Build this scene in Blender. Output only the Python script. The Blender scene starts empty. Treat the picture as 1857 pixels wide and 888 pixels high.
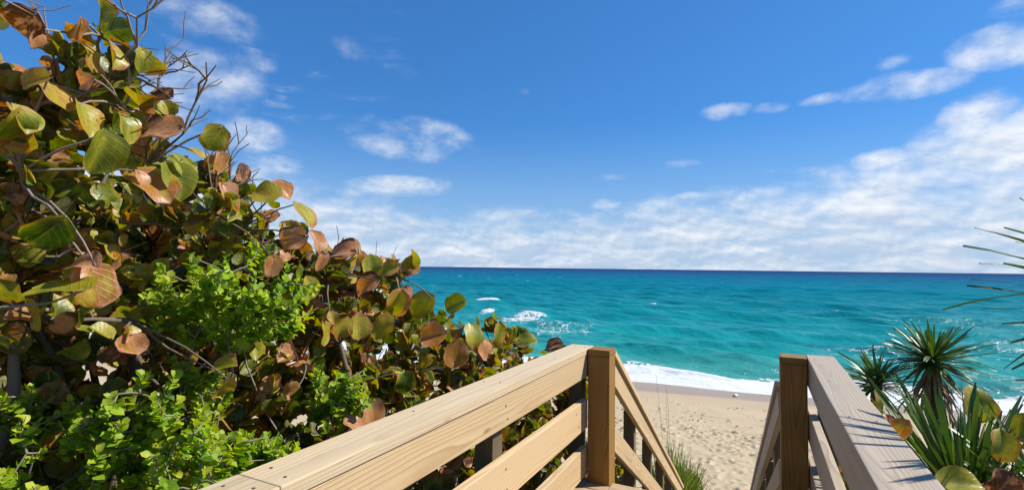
import bpy, bmesh, math, random
import numpy as np
from mathutils import Vector, Matrix, Quaternion, Euler

random.seed(7); rng = np.random.default_rng(7)
R = math.radians
scn = bpy.context.scene
COL = scn.collection
EYE = Vector((0, 0, 1.345))
SEA_Z = -4.65
SUN_AZ, SUN_EL = R(55), R(44)          # azimuth from +Y (towards the sea) to +X
SUN = Vector((math.sin(SUN_AZ)*math.cos(SUN_EL), math.cos(SUN_AZ)*math.cos(SUN_EL), math.sin(SUN_EL)))

# ------------------------------------------------------------------ helpers
def tag(o, label=None, cat=None, group=None, kind=None):
    if label: o['label'] = label
    if cat: o['category'] = cat
    if group: o['group'] = group
    if kind: o['kind'] = kind
    return o

def empty(name, loc, label, cat, group=None):
    o = bpy.data.objects.new(name, None); COL.objects.link(o)
    o.location = loc; o.empty_display_size = .1
    return tag(o, label, cat, group)

def link(name, me, mat, parent=None, loc=(0, 0, 0), rot=None):
    """link a mesh object; loc is a world place, the parent has no rotation"""
    o = bpy.data.objects.new(name, me); COL.objects.link(o)
    if mat: me.materials.append(mat)
    m = Matrix.Translation(Vector(loc))
    if rot is not None: m = m @ (rot.to_matrix() if hasattr(rot, 'to_matrix') else Euler(rot).to_matrix()).to_4x4()
    if parent: o.parent = parent; m = wmat(parent).inverted() @ m
    o.location = m.to_translation(); o.rotation_euler = m.to_euler()
    return o

def wmat(o):
    m = Matrix.Translation(o.location) @ o.rotation_euler.to_matrix().to_4x4()
    return wmat(o.parent) @ m if o.parent else m

def np_mesh(name, V, F, uv=None, col=None, smooth=True, extra=None):
    """V (n,3); F (m,k) ints, one k for all; uv (n,2) and col (n,4) per vertex"""
    V = np.asarray(V, dtype=np.float32); F = np.asarray(F, dtype=np.int32)
    me = bpy.data.meshes.new(name); k = F.shape[1]
    me.vertices.add(len(V)); me.vertices.foreach_set('co', V.ravel())
    me.loops.add(F.size); me.loops.foreach_set('vertex_index', F.ravel())
    me.polygons.add(len(F))
    me.polygons.foreach_set('loop_start', np.arange(0, F.size, k, dtype=np.int32))
    me.polygons.foreach_set('loop_total', np.full(len(F), k, dtype=np.int32))
    me.polygons.foreach_set('use_smooth', np.full(len(F), smooth, dtype=bool))
    if uv is not None:
        l = me.uv_layers.new(name='UVMap')
        l.data.foreach_set('uv', np.asarray(uv, dtype=np.float32)[F.ravel()].ravel())
    if col is not None:
        a = me.attributes.new('leaf', 'FLOAT_COLOR', 'POINT')
        a.data.foreach_set('color', np.asarray(col, dtype=np.float32).ravel())
    for nm, arr in (extra or {}).items():
        a = me.attributes.new(nm, 'FLOAT', 'POINT'); a.data.foreach_set('value', np.asarray(arr, dtype=np.float32))
    me.update(calc_edges=True); me.validate()
    return me

def vnoise(x, y, seed=0):
    """smooth 2D value noise, 0..1"""
    xi = np.floor(x).astype(np.int64); yi = np.floor(y).astype(np.int64)
    fx = x-xi; fy = y-yi; fx = fx*fx*(3-2*fx); fy = fy*fy*(3-2*fy)
    def h(a, b):
        n = (a*374761393+b*668265263+seed*974711) & 0x7fffffff
        n = ((n ^ (n >> 13))*1274126177) & 0x7fffffff
        return ((n ^ (n >> 16)) & 0xffff)/65535.
    return (h(xi, yi)*(1-fx)+h(xi+1, yi)*fx)*(1-fy)+(h(xi, yi+1)*(1-fx)+h(xi+1, yi+1)*fx)*fy
def fbm(x, y, o=4, seed=0):
    s = 0; a = .5; t = 0
    for i in range(o):
        s = s+a*vnoise(x*2**i, y*2**i, seed+i); t += a; a *= .5
    return s/t
def sstep(a, b, x):
    t = np.clip((x-a)/(b-a), 0, 1); return t*t*(3-2*t)

# ------------------------------------------------------------------ node helpers
class NT:
    def __init__(s, tree): s.t = tree; s.n = tree.nodes; s.l = tree.links
    def new(s, ty, **kw):
        n = s.n.new(ty)
        for k, v in kw.items(): setattr(n, k, v)
        return n
    def put(s, sock, v):
        if isinstance(v, bpy.types.NodeSocket): s.l.new(v, sock)
        elif v is not None:
            if isinstance(v, (tuple, list)) and len(v) == 3 and sock.type == 'RGBA': v = (*v, 1)
            sock.default_value = v
    def m(s, op, a, b=None, c=None, clamp=False):
        n = s.new('ShaderNodeMath', operation=op, use_clamp=clamp)
        for i, v in enumerate((a, b, c)):
            if v is not None: s.put(n.inputs[i], v)
        return n.outputs[0]
    def vm(s, op, a, b=None, scale=None):
        n = s.new('ShaderNodeVectorMath', operation=op)
        s.put(n.inputs[0], a)
        if b is not None: s.put(n.inputs[1], b)
        if scale is not None: s.put(n.inputs['Scale'], scale)
        return n.outputs['Value'] if op in ('DOT_PRODUCT', 'LENGTH', 'DISTANCE') else n.outputs[0]
    def mix(s, f, a, b, blend='MIX'):
        n = s.new('ShaderNodeMix', data_type='RGBA', blend_type=blend)
        s.put(n.inputs[0], f); s.put(n.inputs[6], a); s.put(n.inputs[7], b)
        return n.outputs[2]
    def ramp(s, f, stops, interp='LINEAR'):
        n = s.new('ShaderNodeValToRGB'); cr = n.color_ramp; cr.interpolation = interp
        while len(cr.elements) < len(stops): cr.elements.new(.5)
        for e, (p, c) in zip(cr.elements, stops):
            e.position = p; e.color = (*c, 1) if isinstance(c, (tuple, list)) else (c, c, c, 1)
        s.put(n.inputs[0], f); return n.outputs[0]
    def noise(s, vec, scale, detail=3, rough=.5, dist=0, dim='3D', out=0):
        n = s.new('ShaderNodeTexNoise', noise_dimensions=dim)
        s.put(n.inputs['Vector'], vec); s.put(n.inputs['Scale'], scale); s.put(n.inputs['Detail'], detail)
        s.put(n.inputs['Roughness'], rough); s.put(n.inputs['Distortion'], dist)
        return n.outputs[out]
    def step(s, x, a, b):
        n = s.new('ShaderNodeMapRange', interpolation_type='SMOOTHSTEP')
        s.put(n.inputs[0], x); s.put(n.inputs[1], a); s.put(n.inputs[2], b); n.inputs[3].default_value = 0; n.inputs[4].default_value = 1
        return n.outputs[0]
    def map(s, vec, loc=(0, 0, 0), rot=(0, 0, 0), sc=(1, 1, 1)):
        n = s.new('ShaderNodeMapping'); s.put(n.inputs[0], vec); s.put(n.inputs[1], loc); s.put(n.inputs[2], rot); s.put(n.inputs[3], sc)
        return n.outputs[0]
    def bump(s, h, strength=.3, dist=.01, normal=None):
        n = s.new('ShaderNodeBump'); s.put(n.inputs['Height'], h); n.inputs['Strength'].default_value = strength; n.inputs['Distance'].default_value = dist
        if normal is not None: s.put(n.inputs['Normal'], normal)
        return n.outputs[0]

def material(name):
    m = bpy.data.materials.new(name); m.use_nodes = True
    t = NT(m.node_tree); t.n.clear()
    out = t.new('ShaderNodeOutputMaterial'); b = t.new('ShaderNodeBsdfPrincipled'); t.l.new(b.outputs[0], out.inputs[0])
    t.out = out; t.b = b
    def setp(**kw):
        for k, v in kw.items(): t.put(b.inputs[k.replace('_', ' ')], v)
    t.set = setp
    return m, t

# ------------------------------------------------------------------ materials
def wood(name, pale, dark, rings=48, grey=0.0, seed=0., knots=1.0, rough=.62):
    m, t = material(name)
    tc = t.new('ShaderNodeTexCoord').outputs['Object']
    rnd = t.new('ShaderNodeObjectInfo').outputs['Random']
    off = t.new('ShaderNodeCombineXYZ'); t.put(off.inputs[0], t.m('MULTIPLY', rnd, 37.)); t.put(off.inputs[1], t.m('MULTIPLY', rnd, 2.3)); t.put(off.inputs[2], t.m('MULTIPLY_ADD', rnd, .11, .035+seed))
    slow = t.noise(t.vm('ADD', t.map(tc, sc=(.9, 6, 6)), off.outputs[0]), 1.0, 2, .5, 0, out=1)
    warp = t.vm('SCALE', t.vm('SUBTRACT', slow, (.5, .5, .5)), scale=.075)
    o2 = t.new('ShaderNodeCombineXYZ'); t.put(o2.inputs[1], t.m('MULTIPLY_ADD', rnd, .16, -.08)); t.put(o2.inputs[2], t.m('MULTIPLY_ADD', rnd, .10, .02+seed))
    p = t.vm('ADD', t.vm('ADD', t.map(tc, sc=(.03, 1, 1)), warp), o2.outputs[0])
    sx = t.new('ShaderNodeSeparateXYZ'); t.put(sx.inputs[0], p)
    r = t.m('SQRT', t.m('ADD', t.m('POWER', sx.outputs[1], 2.), t.m('POWER', sx.outputs[2], 2.)))
    ph = t.m('FRACT', t.m('MULTIPLY', r, float(rings)*2.2))
    ring = t.ramp(ph, [(0, 0.), (.55, .25), (.86, 1.), (.93, .8), (1, 0.)])
    fib = t.noise(t.vm('ADD', t.map(tc, sc=(5, 160, 160)), off.outputs[0]), 1., 3, .6)
    blot = t.noise(t.vm('ADD', t.map(tc, sc=(1.3, 9, 9)), off.outputs[0]), 1., 4, .6)
    c = t.mix(t.m('MULTIPLY', ring, .75), pale, dark)
    c = t.mix(t.m('MULTIPLY', t.step(fib, .5, .8), .28), c, dark)
    c = t.mix(t.step(blot, .35, .75), c, t.mix(.5, c, tuple(v*.86 for v in pale)))
    strk = t.noise(t.vm('ADD', t.map(tc, (3, 1, 2), sc=(.8, 13, 13)), off.outputs[0]), 1., 3, .55, .4)
    c = t.mix(t.m('MULTIPLY', t.step(strk, .48, .70), .75), c, tuple(a*.55+b*.45 for a, b in zip(dark, pale)))
    per = t.m('MULTIPLY_ADD', rnd, .22, .89)
    c = t.mix(1., c, per, 'MULTIPLY')
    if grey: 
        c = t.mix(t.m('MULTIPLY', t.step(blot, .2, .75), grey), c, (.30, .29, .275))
    # knots
    v = t.new('ShaderNodeTexVoronoi', feature='F1'); v.inputs['Randomness'].default_value = 1.; v.inputs['Scale'].default_value = 1.
    t.put(v.inputs['Vector'], t.vm('ADD', t.map(tc, sc=(2.3, 7, 7)), off.outputs[0]))
    k = t.m('MULTIPLY', t.m('SUBTRACT', 1., t.step(v.outputs['Distance'], .03, .10)), knots*.75)
    c = t.mix(k, c, (.24, .12, .05))
    chk = t.noise(t.vm('ADD', t.map(tc, (5, 0, 1), sc=(1.6, 70, 70)), off.outputs[0]), 1., 2, .5)
    chk = t.step(chk, .69, .73)
    c = t.mix(t.m('MULTIPLY', chk, .6), c, tuple(x*.28 for x in dark))
    h = t.m('SUBTRACT', t.m('ADD', t.m('MULTIPLY', ring, .4), t.m('MULTIPLY', fib, .8)), t.m('MULTIPLY', chk, 1.5))
    t.set(Base_Color=c, Roughness=rough, Normal=t.bump(h, .35, .0025)); t.b.inputs['Specular IOR Level'].default_value = .3
    return m

M_PINE = wood('pale_pine', (.545, .405, .235), (.34, .205, .085), 42)
M_CAP = wood('sun_bleached_pine', (.51, .405, .255), (.33, .225, .115), 40, grey=.18)
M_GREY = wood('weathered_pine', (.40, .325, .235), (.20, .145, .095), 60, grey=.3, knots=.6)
M_POST = wood('treated_pine', (.29, .155, .034), (.09, .036, .005), 60, knots=.4)
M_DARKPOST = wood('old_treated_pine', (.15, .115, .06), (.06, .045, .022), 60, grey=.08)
M_DECK = wood('deck_pine', (0.383, 0.271, 0.145), (0.211, 0.132, 0.066), 40, grey=.2)

def simple(name, c, rough=.6, metal=0., spec=.5):
    m, t = material(name)
    tc = t.new('ShaderNodeTexCoord').outputs['Object']
    n = t.noise(tc, 30., 4, .6)
    t.set(Base_Color=t.mix(n, tuple(v*.7 for v in c), tuple(min(1, v*1.25) for v in c)), Roughness=rough, Metallic=metal, Normal=t.bump(n, .3, .004))
    t.b.inputs['Specular IOR Level'].default_value = spec
    return m
M_BARK = simple('grey_bark', (0.128, 0.101, 0.075), .85, 0, .2)
M_TWIG = simple('pale_twig', (0.21, 0.175, 0.14), .85, 0, .2)
M_STEM = simple('green_stem', (.14, .15, .05), .7, 0, .2)
M_STEEL = simple('galvanised_steel', (.55, .55, .55), .4, 1.)
M_NAIL = simple('rusty_nail', (.10, .075, .06), .7, .5)
M_YTRUNK = simple('yucca_bark', (.09, .065, .045), .9, 0, .2)

def leaf_mat(name, stops, veins=5.5, edge=.35, blot=.35, rough=.42, trans=.3, spots=0., backpale=(.30, .24, .13), back=.4, blotscale=16., veincol=(.25, .22, .08), veinamt=.4):
    """leaf attribute: r = hue along the ramp, g = per-leaf random; UV: u across -1..1, v along 0..1"""
    m, t = material(name)
    at = t.new('ShaderNodeAttribute', attribute_name='leaf')
    sp = t.new('ShaderNodeSeparateColor'); t.put(sp.inputs[0], at.outputs['Color'])
    hue, rn = sp.outputs[0], sp.outputs[1]
    uv = t.new('ShaderNodeUVMap', uv_map='UVMap').outputs[0]
    s = t.new('ShaderNodeSeparateXYZ'); t.put(s.inputs[0], uv)
    u, v = s.outputs[0], s.outputs[1]
    au = t.m('ABSOLUTE', u)
    sh = t.new('ShaderNodeCombineXYZ'); t.put(sh.inputs[2], t.m('MULTIPLY', rn, 60.))
    q = t.vm('ADD', uv, sh.outputs[0])
    n1 = t.noise(q, 1.6, 3, .6)
    n2 = t.noise(q, 6., 4, .65)
    rad = t.m('MAXIMUM', au, t.m('ABSOLUTE', t.m('MULTIPLY_ADD', v, 2., -1.)))
    e = t.m('POWER', rad, 5.)
    h = t.m('ADD', hue, t.m('MULTIPLY', t.m('SUBTRACT', n1, .5), blot*1.6))
    h = t.m('ADD', h, t.m('MULTIPLY', t.m('MULTIPLY', e, edge), t.m('MULTIPLY', rn, t.step(n1, .3, .7))), clamp=True)
    c = t.ramp(h, stops)
    c = t.mix(1., c, t.m('MULTIPLY_ADD', n2, .5, .76), 'MULTIPLY')
    # veins
    mid = t.m('SUBTRACT', 1., t.step(au, .02, .055))
    ph = t.m('FRACT', t.m('SUBTRACT', t.m('MULTIPLY', v, veins), t.m('MULTIPLY', au, veins*.42)))
    side = t.m('SUBTRACT', 1., t.step(t.m('ABSOLUTE', t.m('SUBTRACT', ph, .5)), .03, .10))
    vein = t.m('MAXIMUM', mid, t.m('MULTIPLY', side, .65))
    if veins: c = t.mix(t.m('MULTIPLY', vein, veinamt), c, veincol)
    if spots:
        vo = t.new('ShaderNodeTexVoronoi', feature='F1'); vo.inputs['Scale'].default_value = 7.; t.put(vo.inputs['Vector'], q)
        k = t.m('SUBTRACT', 1., t.step(vo.outputs['Distance'], .1, .26))
        k = t.m('MULTIPLY', k, t.m('MULTIPLY', t.step(n1, .45, .62), spots))
        c = t.mix(k, c, (.055, .03, .015))
    bf = t.new('ShaderNodeNewGeometry').outputs['Backfacing']
    cc = t.mix(t.m('MULTIPLY', bf, back), c, backpale)
    t.set(Base_Color=cc, Roughness=t.m('MULTIPLY_ADD', bf, .2, rough), Normal=t.bump(t.m('ADD', vein, t.m('MULTIPLY', n2, .7)), .35, .004))
    t.b.inputs['Specular IOR Level'].default_value = .42
    tr = t.new('ShaderNodeBsdfTranslucent')
    hs = t.new('ShaderNodeHueSaturation'); hs.inputs['Saturation'].default_value = 1.25; hs.inputs['Value'].default_value = 1.5; t.put(hs.inputs['Color'], c)
    t.put(tr.inputs[0], hs.outputs[0])
    mx = t.new('ShaderNodeMixShader'); mx.inputs[0].default_value = trans
    t.l.new(t.b.outputs[0], mx.inputs[1]); t.l.new(tr.outputs[0], mx.inputs[2]); t.l.new(mx.outputs[0], t.out.inputs[0])
    return m

GRAPE_STOPS = [(0, (.025, .058, .007)), (.20, (.080, .120, .009)), (.36, (.19, .205, .013)), (.47, (.32, .29, .022)), (.56, (.35, .23, .028)), (.65, (.31, .13, .022)), (.76, (.44, .19, .07)), (.88, (.52, .27, .15)), (1, (.086, .033, .0165))]
M_GRAPE = leaf_mat('sea_grape_leaf', GRAPE_STOPS, spots=.85, trans=.32, edge=.75, blot=.42, rough=.37, backpale=(0.238, 0.158, 0.066), back=.25)
M_GREEN = leaf_mat('fresh_green_leaf', [(0, (.03, .075, .008)), (.45, (.14, .27, .010)), (.8, (.28, .41, .018)), (1, (.40, .45, .03))], veins=3.5, edge=.1, blot=.3, rough=.45, trans=.42, backpale=(.22, .32, .06), back=.4, veincol=(.34, .40, .08), veinamt=.25)
M_BLADE = leaf_mat('yucca_blade', [(0, (.02, .05, .016)), (.5, (.075, .14, .03)), (.8, (.16, .21, .045)), (.9, (.26, .19, .10)), (1, (.22, .15, .08))], veins=0, edge=.15, blot=.25, rough=.36, trans=.15, backpale=(.08, .14, .05), back=.5)
M_GRASS = leaf_mat('dune_grass_blade', [(0, (0.06, 0.112, 0.015)), (.5, (0.128, 0.18, 0.03)), (1, (0.285, 0.232, 0.112))], veins=0, edge=.1, blot=.2, rough=.5, trans=.3, backpale=(0.15, 0.188, 0.045), back=.3)

# ------------------------------------------------------------------ sky and sun
w = bpy.data.worlds.new('World'); scn.world = w; w.use_nodes = True
t = NT(w.node_tree); t.n.clear()
wo = t.new('ShaderNodeOutputWorld'); bg = t.new('ShaderNodeBackground'); t.l.new(bg.outputs[0], wo.inputs[0])
SKY_S = .07
bg.inputs[1].default_value = SKY_S
sky = t.new('ShaderNodeTexSky', sky_type='NISHITA'); sky.sun_disc = False
sky.sun_elevation = SUN_EL; sky.sun_rotation = SUN_AZ; sky.air_density = 1.0; sky.dust_density = .25; sky.ozone_density = 2.5
hs = t.new('ShaderNodeHueSaturation'); hs.inputs['Saturation'].default_value = 1.18; hs.inputs['Value'].default_value = 1.0; t.put(hs.inputs['Color'], sky.outputs[0])
skyc = t.mix(1., hs.outputs[0], (.70, 1.12, 1.42), 'MULTIPLY')
gm = t.new('ShaderNodeGamma'); gm.inputs[1].default_value = .65; t.put(gm.inputs[0], skyc)
skyc = t.mix(1., gm.outputs[0], (.72, 1.24, 1.80), 'MULTIPLY')
d = t.new('ShaderNodeTexCoord').outputs['Generated']
s = t.new('ShaderNodeSeparateXYZ'); t.put(s.inputs[0], t.vm('NORMALIZE', d))
az = t.m('MULTIPLY', t.m('ARCTAN2', s.outputs[0], s.outputs[1]), 180/math.pi)
el = t.m('MULTIPLY', t.m('ARCSINE', s.outputs[2]), 180/math.pi)
cv = t.new('ShaderNodeCombineXYZ'); t.put(cv.inputs[0], t.m('MULTIPLY', az, .16))
elw = t.m('POWER', t.m('MAXIMUM', t.m('ADD', el, 2.), .01), .75)
t.put(cv.inputs[1], t.m('MULTIPLY', elw, .68))
q = cv.outputs[0]
nA = t.noise(q, 1.0, 9, .57, .12)
nB = t.noise(t.vm('ADD', q, (-.05, .16, 0)), 1.0, 6, .57, .12)
nH = t.noise(t.map(q, (3, 8, 2), sc=(.55, 1.9, 1)), 1.0, 6, .6, .3)
# low bank: top of the cloud bank by azimuth
top = t.ramp(t.m('MULTIPLY_ADD', az, 1/180., .5), [(0, 8/20.), (.15, 9/20.), (.235, 8.3/20.), (.30, 6/20.), (.37, 5.6/20.), (.42, 6.6/20.), (.51, 8.2/20.), (.56, 10.3/20.), (.60, 14/20.), (.66, 15.5/20.), (.8, 13/20.), (1, 8/20.)])
top = t.m('MULTIPLY', top, 20.)
cov = t.m('MULTIPLY', t.step(t.m('SUBTRACT', top, el), -3.6, 4.2), 1.32)
def blob(a0, e0, ra, re, amp, tilt=0.):
    x = t.m('MULTIPLY', t.m('SUBTRACT', az, float(a0)), 1./ra)
    y = t.m('MULTIPLY', t.m('SUBTRACT', t.m('SUBTRACT', el, float(e0)), t.m('MULTIPLY', t.m('SUBTRACT', az, float(a0)), tilt)), 1./re)
    r2 = t.m('ADD', t.m('MULTIPLY', x, x), t.m('MULTIPLY', y, y))
    return t.m('MULTIPLY', t.m('SUBTRACT', 1., r2, clamp=True), amp)
BLOBS = [(-11, 6.6, 1.8, .8, .95, 0), (-19.5, 6.2, 1.8, .7, .85, 0), (-7, 8, 2.2, .7, .8, 0), (-30, 5.2, 2.5, .8, .9, 0), (17, 13.3, 3.5, 2.2, 1.3, .1), (10, 10.3, 3, 1.4, 1.2, .1), (-38.5, 14.2, 10, 3.2, .85, -.05), (-36, 13.6, 4, 1.6, .72, -.1), (-40, 8.9, 9, 1.6, .9, .03), (-46, 7.8, 5, 2.0, .75, 0), (-61, 16, 9, 6, .8, .3), (-59, 23, 7, 3, .62, 0), (-54, 20.2, 2.4, 1.6, .45, 0),
         (-56, 13, 6, 2.5, .8, 0), (-46, 23, 3, 2, .4, 0), (-3.2, 16.5, 3.4, 1.2, .95, 0), (.8, 16.3, 2.6, .9, .7, .05), (11.5, 16.6, 6.5, 1.7, 1.0, -.04), (6, 16.6, 3.5, .8, .7, .05), (10.5, 18.7, 3, 1.0, .6, 0),
         (18.5, 18.2, 4.6, 2.2, 1.1, -.02), (25, 17, 7, 3, 1., 0), (20.5, 21, 3.5, 1.5, .7, 0), (-8, 11.4, 3.2, .9, .7, 0), (-15.3, 10.3, 2.4, .7, .62, 0), (-16, 7.2, 2.6, 1.0, .95, 0), (-25, 6.0, 2.4, 1.0, .8, 0), (-25.5, 19.8, 1.2, .8, .42, 0), (3, 10, 5, .7, .5, 0), (70, 25, 30, 10, .7, 0), (-120, 30, 40, 12, .6, 0)]
veil = t.m('MULTIPLY', t.m('MULTIPLY', t.step(az, -22., -52.), t.step(nH, .40, .62)), t.m('MULTIPLY', t.step(el, 2., 8.), .36))
cov = t.m('MAXIMUM', cov, veil)
for b in BLOBS: cov = t.m('MAXIMUM', cov, blob(*b))
dn = t.m('ADD', t.m('MULTIPLY', cov, .95), t.m('MULTIPLY', t.m('SUBTRACT', nA, .53), 2.7))
dn = t.m('MULTIPLY', dn, t.step(cov, 0., .5))
alpha = t.step(dn, .05, 1.55)
lit = t.m('ADD', t.m('MULTIPLY', t.m('SUBTRACT', nA, nB), 3.6), t.m('MULTIPLY_ADD', t.step(el, 1., 11.), .58, .20))
lit = t.m('ADD', lit, t.m('MULTIPLY', t.m('SUBTRACT', nH, .52), 1.5), clamp=True)
cc = t.mix(lit, (4.9, 5.9, 7.4), (9.0, 9.15, 9.4))
haze = t.m('MULTIPLY', t.m('SUBTRACT', 1., t.step(el, -1., 17.)), .85)
skyh = t.mix(haze, skyc, (3.3, 5.0, 7.4))
col = t.mix(t.m('MULTIPLY', alpha, .93), skyh, cc)
t.put(bg.inputs[0], col)

sl = bpy.data.lights.new('sun', 'SUN'); sl.energy = 5.0; sl.angle = R(.55); sl.color = (1, .945, .86)
so = bpy.data.objects.new('sun', sl); COL.objects.link(so); so.rotation_euler = SUN.to_track_quat('Z', 'Y').to_euler(); so.location = (20, 20, 30)

# ------------------------------------------------------------------ camera
cam = bpy.data.cameras.new('camera'); co = bpy.data.objects.new('camera', cam); COL.objects.link(co)
cam.sensor_width = 36; cam.lens = 900/1857*36; cam.clip_start = .02; cam.clip_end = 120000
co.matrix_world = Matrix.Translation(EYE) @ Matrix.Rotation(R(26.66), 4, 'Z') @ Matrix.Rotation(math.pi/2+math.atan(41/900), 4, 'X') @ Matrix.Rotation(R(.69), 4, 'Z')
scn.camera = co
vs = scn.view_settings; vs.view_transform = 'Standard'; vs.look = 'None'; vs.exposure = 0.66; vs.gamma = 1; vs.use_curve_mapping = False
scn.cycles.use_denoising = True; scn.cycles.max_bounces = 8; scn.cycles.transparent_max_bounces = 8
scn.cycles.sample_clamp_indirect = 6.

# ------------------------------------------------------------------ sand and sea
NA = R(6.9); NSX, NSY = -math.sin(NA), math.cos(NA)     # seaward normal of the shoreline
S0 = 27.6
def ground_z(X, Y):
    X = np.asarray(X, float); Y = np.asarray(Y, float)
    s = X*NSX+Y*NSY
    z = np.where(Y < 2.2, -.38, -.38-(Y-2.2)*.339)
    beach = -2.85-(s-9.5)*(1.8/(S0-9.5))
    k = sstep(8.2, 11., Y)
    z = z*(1-k)+beach*k
    z = np.where(s > S0+6, SEA_Z-.6-(s-S0-6)*.02, z)
    return z
def gz(x, y): return float(ground_z(np.array([x]), np.array([y]))[0])

def spaced(a, b, c, d, fine, coarse):
    """grid line positions: coarse a..b, fine b..c, coarse c..d"""
    return np.concatenate([np.arange(a, b, coarse), np.arange(b, c, fine), np.arange(c, d+coarse, coarse)])
gx = spaced(-60, -8, 6, 60, .042, 1.5); gy = spaced(-30, 7.5, 20, 27, .042, .5); gy = np.concatenate([gy[gy < 20.5], np.arange(20.5, 34, .16), np.arange(34, 60, 2)])
GX, GY = np.meshgrid(gx, gy)
GZ = ground_z(GX, GY)
sS = GX*NSX+GY*NSY
beachm = sstep(8, 10.5, GY)
GZ = GZ+(1-beachm)*(fbm(GX*.9, GY*.9, 3, 3)-.5)*.25
und = (fbm(GX*.35, GY*.5, 3, 11)-.5)*.12
churn = sstep(19.5, 14.5, sS+(fbm(GX*.3, GY*.3, 2, 5)-.5)*5)        # trampled sand nearer the stairs
GZ = GZ+beachm*und*sstep(26, 20, sS)
GZ = GZ+beachm*churn*((fbm(GX*2.1, GY*2.1, 4, 21)-.5)*.10)
# footprints: oval dents with a pushed-up rim
foot = np.zeros_like(GZ)
fr = np.random.default_rng(3)
nf = 2600
fxs = fr.uniform(-7.5, 5.5, nf); fys = np.concatenate([fr.uniform(8.5, 16.5, nf-700), fr.normal(16.3, .8, 570), fr.uniform(17.5, 22, 130)])
for fx, fy in zip(fxs, fys):
    a = fr.uniform(0, math.pi) if fr.random() < .5 else fr.normal(math.pi/2, .4); L = fr.uniform(.085, .14); Wd = L*fr.uniform(.42, .6); D = fr.uniform(.014, .04)
    i0, i1 = np.searchsorted(gx, [fx-.5, fx+.5]); j0, j1 = np.searchsorted(gy, [fy-.5, fy+.5])
    x = GX[j0:j1, i0:i1]-fx; y = GY[j0:j1, i0:i1]-fy
    p = (x*math.cos(a)+y*math.sin(a))/L; q_ = (-x*math.sin(a)+y*math.cos(a))/Wd
    r = np.sqrt(p*p+q_*q_)
    foot[j0:j1, i0:i1] += D*(-np.exp(-(r**2)*1.3)+.55*np.exp(-((r-1.5)**2)*4))
GZ = GZ+foot*beachm
nyy, nxx = GX.shape
idx = np.arange(nxx*nyy).reshape(nyy, nxx)
F = np.stack([idx[:-1, :-1], idx[:-1, 1:], idx[1:, 1:], idx[1:, :-1]], -1).reshape(-1, 4)
me = np_mesh('sand', np.stack([GX, GY, GZ], -1).reshape(-1, 3), F)
m_sand, t = material('beach_sand')
P = t.new('ShaderNodeNewGeometry').outputs['Position']
sdist = t.vm('DOT_PRODUCT', P, (NSX, NSY, 0))
wob = t.noise(t.map(P, sc=(.16, .16, 0)), 1., 3, .5)
sw = t.m('ADD', sdist, t.m('MULTIPLY', t.m('SUBTRACT', wob, .5), 2.4))
n1 = t.noise(P, 1.1, 4, .6); n2 = t.noise(P, 24., 4, .65); n3 = t.noise(P, 230., 2, .6)
c = t.mix(n1, (.345, .275, .172), (.42, .34, .222))
c = t.mix(t.m('MULTIPLY', t.step(n2, .5, .8), .3), c, (0.277, 0.198, 0.119))
c = t.mix(t.m('MULTIPLY', t.step(n3, .58, .75), .25), c, (0.198, 0.145, 0.099))
damp = t.step(sw, 19., 24.3)
c = t.mix(t.m('MULTIPLY', damp, .35), c, (0.313, 0.238, 0.163))
wet = t.step(sw, 23.9, 24.7)
c = t.mix(wet, c, (0.266, 0.202, 0.148))
# tide-line streaks of darker shell grit
stv = t.new('ShaderNodeCombineXYZ'); t.put(stv.inputs[0], t.m('MULTIPLY', t.vm('DOT_PRODUCT', P, (NSY, -NSX, 0)), .22)); t.put(stv.inputs[1], t.m('MULTIPLY', sw, 1.3))
stn = t.noise(stv.outputs[0], 1., 5, .62)
c = t.mix(t.m('MULTIPLY', t.m('MULTIPLY', t.step(stn, .54, .70), t.step(sw, 15.5, 18.)), t.m('MULTIPLY', t.m('SUBTRACT', 1., wet), .4)), c, (0.224, 0.152, 0.0924))
soil = t.m('SUBTRACT', 1., t.step(t.vm('DOT_PRODUCT', P, (0, 1, 0)), 6.5, 10.))
c = t.mix(t.m('MULTIPLY', soil, t.step(t.noise(P, 2.2, 4, .6), .35, .6)), c, (.10, .075, .05))
t.set(Base_Color=c, Roughness=t.m('MULTIPLY_ADD', wet, -.5, .9), Normal=t.bump(t.m('ADD', t.m('MULTIPLY', n2, 1.), t.m('MULTIPLY', n3, .25)), .35, .03))
t.b.inputs['Specular IOR Level'].default_value = .3
tag(link('sand', me, m_sand), 'pale tan beach sand trampled with footprints below the dune', 'sand', kind='structure')

# sea: polar-spaced sheet, real swell near the shore and flat at the horizon
rr = np.concatenate([np.geomspace(20, 200, 560), np.geomspace(202, 1500, 170)[1:], np.geomspace(1520, 60000, 60)[1:]])
an = np.linspace(R(-88), R(75), 620)
RR, AA = np.meshgrid(rr, an, indexing='ij')
SX = RR*np.sin(AA); SY = RR*np.cos(AA)
ss = SX*NSX+SY*NSY-S0; tt = SX*NSY-SY*NSX
h = np.zeros_like(SX)
wr = np.random.default_rng(12)
for i in range(60):
    lam = wr.uniform(.9, 1)*(1.1*1.085**i if i < 34 else wr.uniform(5, 16))
    dirn = wr.normal(0, .55)+.25 if lam < 8 else wr.normal(.08, .14)
    amp = .0085*lam**.9 if lam < 8 else .05
    k = 2*math.pi/lam
    fade = np.clip(lam/(RR*.013), 0, 1)**1.5                       # below the mesh spacing: leave it to the bump
    grp = .45+1.1*vnoise(SX/(lam*4)+i*7.3, SY/(lam*4)+i*3.1, i)
    h += amp*fade*grp*np.sin(k*(ss*math.cos(dirn)+tt*math.sin(dirn))+wr.uniform(0, 6.28))
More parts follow.
